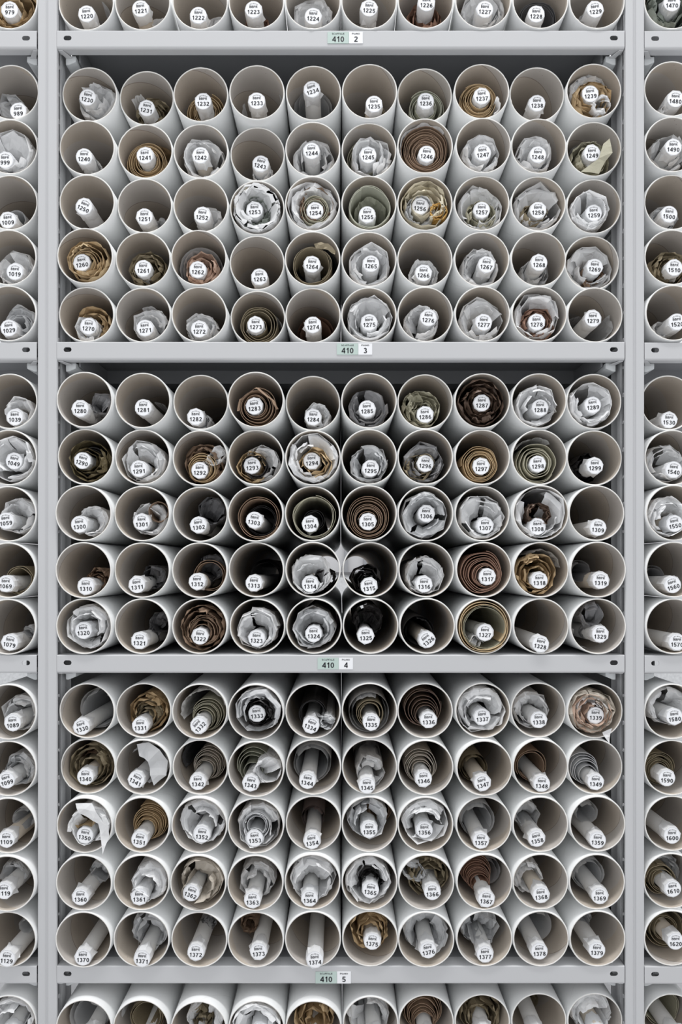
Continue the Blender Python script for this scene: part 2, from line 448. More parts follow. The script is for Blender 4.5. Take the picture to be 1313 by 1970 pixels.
XL0, XL1 = -1.06, (70 - VX)/1000
XC0, XC1 = (109 - VX)/1000, (1202 - VX)/1000
XR0, XR1 = (1240.5 - VX)/1000, 1.06
WHERE = ['second-tier beam', 'beam below it', 'x', 'y']
for k, y in enumerate(TIERS):
    n = TN[k]
    make_shelf(XC0, XC1, y, CARD[k], n, 'light grey steel shelf carrying the cards SCAFFALE 410 and PIANO ' + n, k)
    make_shelf(XL0, XL1, y + 0.3, None, n, 'grey steel shelf end left of the left post, level with the PIANO %s card' % n, k+10)
    make_shelf(XR0, XR1, y + 1.0, None, n, 'grey steel shelf end right of the right post, level with the PIANO %s card' % n, k+20)

def make_post(xa, xb, label):
    """upright: ribbed front, perforated cheeks, stepped lips behind"""
    xc = (xa+xb)/2; root = empty('shelf_upright', (xc, 0, 0)); tag(root, label, 'upright', 'grey steel posts between the shelves')
    H = 2.9; hw = (xb-xa)/2; t = 0.0016; y0 = -0.001
    pts = []
    r = 0.003
    for k in range(5):
        a = PI + (PI/2)*k/4; pts.append((-hw + r + r*math.cos(a), y0 + r + r*math.sin(a)))
    pts += [(-0.0045, y0), (-0.0020, y0 + 0.0022), (0.0010, y0 + 0.0022), (0.0022, y0), (0.0030, y0 - 0.0004)]
    for k in range(5):
        a = -PI/2 + (PI/2)*k/4; pts.append((hw - r + r*math.cos(a), y0 + r + r*math.sin(a)))
    inner = [(x*(1 - t/hw) , y + t) for x, y in reversed(pts)]
    mb = MB(); mb.prism(pts + inner, 'z', 0, H)
    o = mb.build('front_face', M['metal'], root)
    mb = MB()
    yb = 0.0200
    for s in (-1, 1):
        holes = []
        z = 0.10; k = 0
        while z < H - 0.1:
            holes.append([(u, v) for v, u in slot(z, 0.0110, 0.0085 if k % 2 else 0.0060, 0.0050, 3)]); z += 0.053; k += 1
        T = lambda u, v, q, s=s: (s*(hw - q), u, v)
        v, f = plate_with_holes([(y0 + r, 0), (yb, 0), (yb, H), (y0 + r, H)], holes, T, t)
        add_vf(mb, v, f)
    mb.build('perforated_cheek', M['metal'], root)
    mb = MB()
    for s in (-1, 1):
        x0, x1 = sorted((s*(hw - t), s*(hw - 0.004)))
        mb.box((x0, yb, 0), (x1, yb + t, H))
        x0, x1 = sorted((s*hw, s*(hw - t)))
        mb.box((x0, yb + 0.0025, 0), (x1, yb + 0.019, H))
    mb.box((-hw, yb + 0.045, 0), (hw, yb + 0.0466, H))
    mb.build('rear_lip', M['metal'], root)
    return root
make_post((72 - VX)/1000, (109 - VX)/1000, 'light grey ribbed steel post on the left, between tube columns')
make_post((1203.5 - VX)/1000, (1240 - VX)/1000, 'light grey ribbed steel post on the right, between tube columns')

# ------------------------------------------------------------------ tubes
RO, RI, LT = 0.0538, 0.0512, 1.25
def tube_mesh(seed):
    rnd = random.Random(seed); n = 80
    a1, a2, p1, p2 = rnd.uniform(0, .008), rnd.uniform(0, .003), rnd.uniform(0, 6), rnd.uniform(0, 6)
    chips = [(rnd.uniform(0, 2*PI), rnd.uniform(0.03, 0.10), rnd.uniform(-0.0012, 0.0010)) for _ in range(5)]
    rings = [(RO, LT, 0), (RO, 0.40, 0), (RO, 0.10, 0), (RO, 0.0012, 0), (RO - 0.0005, 0.0001, 0), (RO - 0.0012, 0.0, 1), (RI + 0.0008, 0.0, 1),
             (RI + 0.0001, 0.0004, 1), (RI, 0.0016, 2), (RI, 0.10, 2), (RI, 0.40, 2), (RI, LT, 2)]
    V = []; F = []; FM = []
    for ri, (r, y, m) in enumerate(rings):
        fo = max(0.0, 1 - y/0.5)
        for k in range(n):
            a = 2*PI*k/n
            e = 1 + fo*(a1*math.cos(2*(a-p1)) + a2*math.cos(3*(a-p2)))*0.55
            dy = 0; dr = 0
            if y < 0.01:
                for c, w_, h_ in chips:
                    d = abs((a - c + PI) % (2*PI) - PI)
                    if d < w_: dy += h_*(1 - d/w_)
            V.append((r*e*math.cos(a), y + dy, r*e*math.sin(a)))
    R = len(rings)
    for i in range(R - 1):
        for k in range(n):
            F.append((i*n+k, i*n+(k+1) % n, (i+1)*n+(k+1) % n, (i+1)*n+k))
            m = 0 if i < 4 else (1 if i < 7 else 2); FM.append(m)
    for k in range(n):
        F.append(((R-1)*n+k, (R-1)*n+(k+1) % n, (k+1) % n, k)); FM.append(1)
    me = bpy.data.meshes.new('storage_tube'); me.from_pydata(V, [], F)
    for m in ('tube_out', 'tube_rim', 'tube_in'): me.materials.append(M[m])
    me.polygons.foreach_set('material_index', FM); me.polygons.foreach_set('use_smooth', [True]*len(F)); me.update()
    bm = bmesh.new(); bm.from_mesh(me); bmesh.ops.recalc_face_normals(bm, faces=bm.faces); bm.to_mesh(me); bm.free()
    return me
TM = [tube_mesh(s) for s in range(9)]

GX = [-.4935, -.3845, -.273, -.163, -.0535, .0555, .1645, .275, .385, .4930]
def base_z(yb): return (VY - yb)/1000      # height above the eye level of a shelf top
def grid_z(tier, row):                      # row 0 = top of the five
    yb = TIERS[tier] if tier < 4 else 2461.0
    return base_z(yb) + 0.0543 + (4 - row)*0.1088

# measured tube centres: rows of (first number, tier, row, [(x, y) ...])
ROWS = {
 1220: (0, 4, [(167,5),(277,4),(385,4),(493,3),(602,3),(710,3),(818,2),(929,2),(1040,2),(1149,2)]),
 1230: (1, 0, [(172,182),(282,189),(386,182),(494,178),(603,179),(711,176),(817,184),(926,176),(1033,182),(1142,175)]),
 1240: (1, 1, [(167,284),(279,291),(386,291),(495,297),(601,287),(710,289),(818,281),(930,280),(1036,281),(1143,287)]),
 1250: (1, 2, [(167,389),(278,396),(386,395),(494,400),(601,392),(710,391),(817,391),(927,391),(1036,392),(1143,398)]),
 1260: (1, 3, [(163,492),(275,499),(382,496),(494,506),(601,498),(710,499),(817,499),(927,499),(1036,498),(1139,506)]),
 1270: (1, 4, [(166,605),(275,606),(383,605),(496,612),(602,607),(710,606),(818,605),(928,604),(1037,603),(1145,606)]),
 1280: (2, 0, [(162,769),(274,770),(386,774),(492,769),(602,776),(710,771),(818,773),(926,769),(1036,769),(1143,771)]),
 1290: (2, 1, [(164,878),(274,879),(385,881),(492,880),(602,882),(710,879),(818,879),(928,879),(1038,879),(1144,881)]),
 1300: (2, 2, [(160,987),(273,988),(385,990),(491,989),(601,988),(710,987),(818,988),(928,988),(1041,987),(1148,987)]),
 1310: (2, 3, [(160,1097),(273,1097),(384,1097),(493,1096),(602,1096),(712,1096),(820,1096),(931,1096),(1041,1096),(1151,1096)]),
 1320: (2, 4, [(161,1205),(273,1205),(384,1205),(495,1205),(604,1204),(713,1204),(822,1204),(931,1205),(1041,1204),(1151,1204)]),
 1330: (3, 0, [(167,1370),(276,1368),(384,1369),(492,1370),(602,1370),(711,1366),(818,1368),(929,1367),(1036,1367),(1145,1368)]),
 1340: (3, 1, [(169,1476),(275,1477),(385,1476),(492,1480),(603,1476),(711,1475),(819,1477),(932,1478),(1040,1475),(1145,1475)]),
 1350: (3, 2, [(162,1588),(273,1588),(383,1588),(492,1589),(603,1584),(711,1586),(818,1587),(931,1586),(1040,1586),(1150,1585)]),
 1360: (3, 3, [(161,1699),(272,1699),(381,1699),(491,1699),(601,1697),(711,1698),(820,1698),(932,1697),(1040,1697),(1149,1697)]),
 1370: (3, 4, [(160,1808),(272,1808),(383,1808),(492,1808),(602,1807),(712,1806),(820,1808),(932,1806),(1041,1806),(1150,1806)]),
 1380: (4, 0, [(163,1979),(273,1979),(383,1981),(494,1979),(603,1979),(713,1970),(820,1967),(928,1966),(1037,1964),(1145,1964)]),
}
LEFT = [(979,0,4,18,3),(989,1,0,19,180),(999,1,1,18,284),(1009,1,2,17,392),(1019,1,3,16,496),(1029,1,4,16,603),
        (1039,2,0,18,773),(1049,2,1,17,881),(1059,2,2,16,992),(1069,2,3,15,1098),(1079,2,4,15,1206),
        (1089,3,0,16,1371),(1099,3,1,16,1479),(1109,3,2,15,1589),(1119,3,3,13,1701),(1129,3,4,15,1808),(1139,4,0,16,1968)]
RIGHT = [(1470,0,4,1293,3),(1480,1,0,1293,171),(1490,1,1,1294,278),(1500,1,2,1294,391),(1510,1,3,1294,495),(1520,1,4,1296,602),
         (1530,2,0,1286,775),(1540,2,1,1294,884),(1550,2,2,1297,986),(1560,2,3,1297,1096),(1570,2,4,1297,1204),
         (1580,3,0,1293,1370),(1590,3,1,1293,1477),(1600,3,2,1294,1584),(1610,3,3,1292,1696),(1620,3,4,1293,1806),(1630,4,0,1293,1964)]

# crops the readings were taken in: origin and enlargement
CROP = {'a1': (0,0,2.984), 'a2': (430,0,2.984), 'a3': (860,0,2.898)}
for c_, y_ in (('b', 340), ('c', 690), ('d', 1040), ('e', 1290), ('f', 1630)):
    CROP[c_+'1'] = (0, y_, 2.984); CROP[c_+'2'] = (430, y_, 2.984); CROP[c_+'3'] = (860, y_, 2.898)

# roll data: number | crop | disc x y tilt | wraps ...   wrap: kind colour x y R depth(mm) [turns | a0 a1]
#   T crumpled tissue, C crumpled nested sheets, K neat coil, V smooth open roll, A curved loose sheet
DATA = """
1220 a1 497 82 5 | A g 530 95 100 45 -40 60
1221 a1 808 52 5 | T w 915 140 48 35
1222 a1 1137 92 -2 | T w 1255 150 60 40
1223 a2 173 58 0 | C rb 190 160 80 45
1224 a2 515 95 -4 | T w 510 130 120 30 | A w 545 90 75 20 -20 90
1225 a2 835 48 -4 | 
1226 a2 1165 20 -3 | C rb 1155 135 105 25
1227 a3 210 56 -3 | T w 215 90 125 25
1228 a3 498 80 -2 | K dg 500 115 105 35 3
1229 a3 825 53 6 | T g 770 120 40 30
979 a1 55 58 0 | C tn 70 90 145 15
1470 a3 1255 18 0 | C gg 1255 55 135 15
1230 a1 503 560 -12 | T w 555 575 112 20
1231 a1 842 622 -12 | C ob 880 650 95 35 | A w 800 590 45 20 60 170
1232 a1 1165 582 0 | K tn 1175 640 115 35 6
1233 a2 190 580 0 | A g 190 630 140 45 -25 35 | A g 190 650 90 45 140 210
1234 a2 508 515 17 | V g 510 620 110 60
1235 a2 865 600 0 | K ob 870 655 62 50 2
1236 a2 1160 583 0 | K sg 1165 620 112 25 5
1237 a3 193 538 3 | K tn 172 560 108 10 8 | A w 270 610 50 -3 -70 60
1238 a3 500 578 0 | 
1239 a3 798 525 4 | T w 790 520 115 20 | C tn 810 560 110 5 | T w 890 620 55 -5
989 a1 105 638 3 | T g 50 620 80 40
1480 a3 1275 552 -4 | T w 1230 610 40 20
1240 a1 483 903 -2 | T w 545 965 45 25
1241 a1 833 893 2 | K tn 840 930 118 20 8 | A tn 900 940 120 50 -20 80
1242 a1 1150 895 0 | T w 1170 910 125 15
1243 a2 213 942 -14 | T w 225 1000 62 20
1244 a2 505 868 3 | T w 515 920 122 20
1245 a2 829 890 0 | K ol 850 905 135 35 4 | T w 860 925 120 10
1246 a2 1165 888 -5 | K br 1165 845 138 10 11 | A w 1165 845 150 8 40 190
1247 a3 197 853 5 | T w 190 860 110 12
1248 a3 507 865 -3 | T w 490 860 105 15
1249 a3 808 855 2 | C ol 800 890 110 15 | V g 745 880 70 50 | P ol -5 750 950 850 880 875 800 905 775 918 860 885 900 850 965
999 a1 30 920 0 | T w 60 880 130 8
1490 a3 1262 822 -2 | T w 1235 850 110 25
1250 b1 482 172 -25 | 
1251 b1 828 232 0 | T g 930 270 35 40
1252 b1 1162 220 -6 | T w 1200 250 80 35
1253 b2 178 190 2 | T w 190 175 150 -12 | A cr 190 180 128 -4 10 175 | C gg 190 200 108 15
1254 b2 525 196 2 | T w 500 170 140 5 | C br 525 160 102 8 | K ol 530 190 85 5 4
1255 b2 826 220 0 | K sg 840 185 128 5 2 | A sg 845 215 92 25 20 165
1256 b2 1130 170 -6 | C cr 1150 185 138 -2 | T g 1130 200 92 5 | C or 1240 190 52 -8
1257 b3 192 188 -2 | T w 185 190 128 12 | C ol 190 215 85 8
1258 b3 508 188 0 | T w 525 170 132 15 | C ob 480 210 65 10
1259 b3 818 203 2 | T w 785 195 112 -2
1009 b1 45 250 3 | K g 90 250 62 35 3
1500 b3 1237 212 -6 | T g 1215 235 75 25
1260 b1 470 495 7 | C lt 505 500 120 0 | K tn 505 505 95 5 4
1261 b1 822 528 0 | C ob 850 540 108 15
1262 b1 1135 535 -3 | V g 1150 540 122 30 | C pk 1160 540 100 10
1263 b2 205 577 3 | 
1264 b2 507 503 -4 | V dg 560 480 115 45 | K ob 510 510 114 8 3 | P ob 0 520 385 560 375 600 385 645 420 640 445 600 420 560 410 530 410
1265 b2 845 502 -3 | T w 840 510 124 10
1266 b2 1147 553 -3 | T w 1150 560 92 25
1267 b3 220 492 -6 | T w 180 520 112 15
1268 b3 512 480 -2 | T g 490 540 85 35
1269 b3 822 505 -4 | T w 800 530 128 15 | C br 815 570 70 25
1019 b1 87 545 -4 | T w 90 540 112 25
1510 b3 1267 508 -3 | C ob 1240 520 98 15
1270 b1 507 860 -5 | C tn 530 865 108 25 | T w 500 885 75 8
1271 b1 833 870 5 | T w 870 860 105 25 | A w 850 820 80 30 0 120
1272 b1 1145 875 0 | T w 1160 880 95 25
1273 b2 183 850 0 | K ob 215 900 118 15 4 | A g 240 880 100 30 -10 90
1274 b2 512 852 3 | V rb 530 905 105 70
1275 b2 836 838 2 | T w 845 835 134 5
1276 b2 1177 810 -6 | T w 1125 870 102 15
1277 b3 203 813 -4 | T w 200 840 124 15
1278 b3 500 812 0 | T w 500 775 130 8 | C rb 500 830 100 12
1279 b3 814 790 0 | A g 820 850 125 35 -80 25 | A vg 720 840 60 55 40 180
1029 b1 50 870 6 | T g 120 830 92 20 | K g 120 860 70 15 3
1520 b3 1280 812 4 | T w 1200 850 50 30
1280 c1 460 288 0 | T vg 585 255 65 30
1281 c1 823 282 0 | A vg 900 310 60 55 0 110
1282 c1 1122 335 0 | T g 1160 365 50 25
1283 c2 178 272 4 | K br 195 285 112 5 6 | P br 0 75 300 90 235 185 165 200 165 290 240 315 290 300 290 275 240 195 178 180 178 100 240 88 300
1284 c2 515 335 -3 | T w 545 345 78 15
1285 c2 825 290 3 | T vg 830 290 118 20
1286 c2 1158 320 3 | C ol 1130 300 108 10 | T ol 1090 250 60 10
1287 c3 193 248 0 | C db 190 250 132 0 | C db 195 250 100 5
1288 c3 518 275 0 | T w 500 270 120 5
1289 c3 812 260 6 | T w 800 260 124 0
1039 c1 87 335 0 | T w 120 320 85 8
1530 c3 1237 342 -3 | 
1290 c1 473 585 -16 | C do 515 595 120 5 | K bk 530 590 85 20 3
1291 c1 798 632 4 | T w 820 620 124 10
1292 c1 1147 642 0 | C br 1170 600 115 20 | K tn 1160 625 88 5 5 | T w 1250 545 50 10
1293 c2 163 615 4 | T w 220 600 105 15 | C lt 165 625 92 8 | K bk 190 620 65 0 3
1294 c2 508 588 3 | T w 500 590 148 0 | C lt 530 605 96 0
1295 c2 843 630 -3 | T g 835 625 112 10
1296 c2 1157 602 -5 | T vg 1150 600 118 10 | C ob 1110 630 80 8
1297 c3 190 600 0 | K tn 182 608 105 5 8
1298 c3 505 588 3 | K ol 500 590 112 5 5 | A g 490 570 125 15 50 170
1299 c3 823 598 0 | C bk 775 610 85 40
1049 c1 80 588 -10 | T w 90 580 134 0
1540 c3 1262 620 -6 | T w 1200 620 114 15
1300 c1 457 950 5 | T w 545 940 88 12
1301 c1 812 937 2 | T w 860 920 100 15 | K br 910 880 62 12 2
1302 c1 1140 955 6 | T dg 1230 865 82 25
1303 c2 178 928 -10 | K br 220 930 122 12 2 | K bk 220 930 88 40 2
1304 c2 497 948 4 | K ol 520 920 126 2 3 | K bk 520 930 62 30 2
1305 c2 828 935 0 | K br 830 925 124 5 9
1306 c2 1165 890 -2 | T g 1155 900 134 0
1307 c3 212 930 0 | T w 195 905 128 5
1308 c3 503 935 0 | T w 510 870 142 2 | C db 515 865 68 2
1309 c3 840 943 -5 | 
1059 c1 33 932 6 | T w 150 910 105 15
1550 c3 1268 918 10 | T w 1220 890 114 5
1310 d1 493 262 0 | C br 565 225 72 40
1311 d1 785 252 6 | T dg 880 205 72 45
1312 d1 1133 235 0 | T dg 1210 150 80 45 | K br 1205 205 92 25 2
1313 d2 175 243 -3 | V bk 250 200 92 55
1314 d2 497 248 0 | T w 490 205 118 5 | C bk 590 220 62 25
1315 d2 835 260 7 | C bk 815 240 88 15
1316 d2 1150 250 0 | T w 1155 215 114 15
1317 d3 225 202 0 | K rb 190 175 124 5 9
1318 d3 513 222 0 | C tn 490 190 114 10 | A g 520 165 118 15 10 130
1319 d3 857 222 -3 | V vg 740 170 60 50
1069 d1 35 248 -2 | K ob 120 240 82 25 2
1560 d3 1257 245 17 | V vg 1150 200 62 50
1320 d1 480 515 4 | T w 510 500 130 5
1321 d1 800 575 -2 | T dg 920 470 62 55
1322 d1 1147 548 -6 | C br 1170 505 130 5 | K br 1180 510 90 10 4
1323 d2 190 560 -3 | T w 190 510 124 5
1324 d2 518 535 0 | T g 520 500 124 5
1325 d2 815 545 2 | T bk 830 450 92 35
1326 d2 1167 568 38 | V dg 1120 520 88 45
1327 d3 212 512 -3 | K lt 210 485 146 -4 2 | K ol 212 485 130 5 3 | T g 160 560 35 5
1328 d3 522 577 -11 | 
1329 d3 855 522 -2 | T vg 810 405 66 25 | A g 760 540 70 40 150 280
1079 d1 55 585 -10 | T g 170 520 40 50
1570 d3 1282 567 -2 | 
1330 e1 467 322 16 | V g 570 215 112 45
1331 e1 807 315 2 | C tn 850 235 112 30 | C ob 850 250 80 30
1332 e1 1142 315 45 | K ol 1195 260 95 35 6 | A w 1170 260 125 25 20 200
1333 e2 192 248 5 | T g 200 230 136 0 | C bk 205 240 88 -2
1334 e2 502 312 -22 | K bk 510 245 82 25 3 | T g 605 300 42 0
1335 e2 848 297 -2 | V g 835 240 116 25 | K ob 840 245 80 18 4
1336 e2 1178 283 2 | K db 1140 205 118 15 6
1337 e3 195 258 4 | T w 190 220 134 5
1338 e3 512 273 2 | T w 470 220 104 25
1339 e3 827 250 -2 | T be 805 228 128 0 | C pk 815 240 112 -3 | T w 800 225 90 4 | P w -12 865 345 915 318 908 365 903 405 880 372
1089 e1 72 298 5 | T w 110 250 104 25
1580 e3 1268 257 5 | T w 1240 200 114 15
1340 e1 490 608 0 | C ob 520 545 124 25 | V br 540 540 90 50
1341 e1 783 627 -28 | A g 850 530 110 20 -100 150 | P g 5 780 425 850 415 920 450 960 520 955 600 880 662 862 600 850 520 800 490
1342 e1 1135 637 0 | K be 1200 530 92 50 7 | A dg 1150 500 105 55 60 220
1343 e2 155 645 -10 | K sg 175 530 104 45 4 | T w 280 575 78 8
1344 e2 483 630 -10 | V g 510 530 108 50
1345 e2 823 657 0 | T w 840 580 88 30 | V vg 820 480 75 110
1346 e2 1147 620 3 | K be 1130 550 98 35 6
1347 e3 197 625 15 | V ob 150 540 76 50
1348 e3 527 630 -3 | K br 470 530 88 40 2 | V vg 445 490 75 80
1349 e3 828 620 -3 | K g 760 540 88 25 5
1099 e1 38 628 16 | T g 110 570 96 25
1590 e3 1225 597 -3 | K ob 1190 545 92 35 8
1350 e1 487 945 -10 | T w 540 880 118 0 | K lt 480 860 58 8 4 | P w -14 430 765 530 760 580 850 625 890 620 960 592 1052 575 950 560 880 500 840 450 820
1351 e1 802 968 -10 | K tn 860 870 104 35 9
1352 e1 1158 938 -6 | T w 1170 850 130 10
1353 e2 178 962 4 | T w 200 890 128 10 | K g 190 890 80 5 4
1354 e2 508 977 8 | V mb 515 840 66 75
1355 e2 835 913 0 | T g 820 840 120 10 | K br 900 790 72 50 4
1356 e2 1152 912 0 | T w 1155 850 134 5
1357 e3 188 947 -2 | V g 170 830 96 45
1358 e3 500 935 12 | T g 440 800 78 55
1359 e3 838 943 -4 | V g 780 790 62 55
1109 e1 35 968 0 | V g 130 850 62 45
1600 e3 1255 918 0 | 
1360 f1 462 284 0 | T g 575 140 66 55
1361 f1 800 283 0 | T w 855 200 108 8
1362 f1 1097 260 -20 | T be 1160 190 130 5
1363 f2 167 302 0 | T w 190 195 105 35
1364 f2 493 290 0 | T w 520 170 138 10
1365 f2 843 243 -8 | T w 820 195 138 5 | C bk 845 170 84 15
1366 f2 1198 252 2 | C ob 1170 160 118 25 | T g 1080 130 60 20
1367 f3 218 288 -5 | K rb 160 130 88 40 9 | V g 225 130 72 60
1368 f3 525 262 6 | T w 450 165 88 35
1369 f3 852 268 0 | V g 790 150 88 45
1119 f1 25 247 0 | T g 70 160 84 45
1610 f3 1257 230 7 | K ob 1185 175 84 35 4 | T g 1240 130 95 55
1370 f1 477 630 0 | 
1371 f1 815 637 -5 | T g 860 470 110 35
1372 f1 1125 602 -2 | T vg 1200 430 50 80
1373 f2 200 597 4 | C br 145 440 54 60
1374 f2 523 645 3 | 
1375 f2 855 540 -7 | C tn 840 465 114 15
1376 f2 1173 587 10 | T g 1160 470 130 25
1377 f3 213 594 2 | T g 180 440 108 35
1378 f3 513 577 2 | V g 490 430 94 55
1379 f3 835 572 -3 | T g 770 390 40 80
1129 f1 40 637 -5 | V g 150 450 44 55
1620 f3 1275 522 0 | K ob 1220 450 112 45 4
1380 f1 516 1080 0 | V g 510 970 112 35
1381 f1 845 1115 0 | K ob 840 970 92 35 3 | A g 800 960 110 30 60 190
1382 f1 1150 1110 0 | C ob 1150 970 80 30 | T w 1200 970 108 15
1383 f2 210 1045 0 | T w 190 960 144 -2
1384 f2 523 1115 0 | C tn 520 970 112 15
1385 f2 865 1085 0 | T w 830 960 124 25
1386 f2 1170 1115 0 | K br 1140 930 116 35 8
1387 f3 205 1030 0 | C ob 190 930 112 35
1388 f3 500 1030 0 | V ob 465 850 45 90
1389 f3 838 1020 0 | T w 800 910 118 15
1139 f1 55 1060 0 | T w 90 960 126 5
1630 f3 1275 1045 0 | K ol 1230 920 104 55 2
"""
ROLL = {}
for ln in DATA.strip().splitlines():
    parts = [p_.split() for p_ in ln.split('|')]
    h = parts[0]; c = CROP[h[1]]
    f = lambda X, Y: (c[0] + float(X)/c[2], c[1] + float(Y)/c[2])
    lx, ly = f(h[2], h[3]); wraps = []
    for q in parts[1:]:
        if not q: continue
        if q[0] == 'P':
            vals = list(map(float, q[3:])); pts = [f(vals[i], vals[i+1]) for i in range(0, len(vals), 2)]
            wraps.append(('P', q[1], pts, float(q[2])/1000)); continue
        wx, wy = f(q[2], q[3])
        wraps.append((q[0], q[1], wx, wy, float(q[4])/c[2]/1000, float(q[5])/1000, [float(t) for t in q[6:]]))
    ROLL[int(h[0])] = (lx, ly, float(h[4]), wraps)

SH = 0.0157    # roll radius
def clampv(P, ax, az, cax, caz, rin=RI - 0.0016, rcore=SH + 0.0008, yf=-.02):
    """keep a paper vertex inside the tube and outside the roll"""
    x, y, z = P
    c1, c2 = cax(y), caz(y)
    dx, dz = x - c1, z - c2; d = math.hypot(dx, dz)
    if y < cax.y0 - 0.008: y = cax.y0 - 0.008
    if y < cax.y0 + 0.012: rcore += 0.0022
    if d < rcore:
        if d < 1e-6: dx, dz, d = 0, 1, 1
        k = rcore/d; x, z = c1 + dx*k, c2 + dz*k
    dx, dz = x - ax, z - az; d = math.hypot(dx, dz)
    if d > rin and y > yf - 0.004: k = rin/d; x, z = ax + dx*k, az + dz*k
    return (x, y, z)

def grid_faces(nr, nc, closed, base=0):
    F = []
    for i in range(nr - 1):
        for j in range(nc if closed else nc - 1):
            a, b = base+i*nc+j, base+i*nc+(j+1) % nc; c, d = base+(i+1)*nc+(j+1) % nc, base+(i+1)*nc+j
            if (i+j) % 2: F += [(a, b, c), (a, c, d)]
            else: F += [(a, b, d), (b, c, d)]
    return F

def refine(G, closed, rnd, amp):
    """insert midpoints between control points of a grid, nudging them: sharp paper folds"""
    nr, nc = len(G), len(G[0]); out = []
    def mid(a, b, s=1.0):
        L = math.dist(a, b)
        k = min(L*0.16, amp)*s
        return tuple((p + q)/2 + rnd.uniform(-k, k) for p, q in zip(a, b))
    for i in range(nr):
        row = []
        for j in range(nc):
            row.append(G[i][j])
            if j < nc - 1 or closed: row.append(mid(G[i][j], G[i][(j+1) % nc]))
        out.append(row)
        if i < nr - 1:
            row = []
            for j in range(nc):
                row.append(mid(G[i][j], G[i+1][j]))
                if j < nc - 1 or closed: row.append(mid(G[i][j], G[i+1][(j+1) % nc], 1.3))
            out.append(row)
    return out

def flat(G): return [p for r in G for p in r]

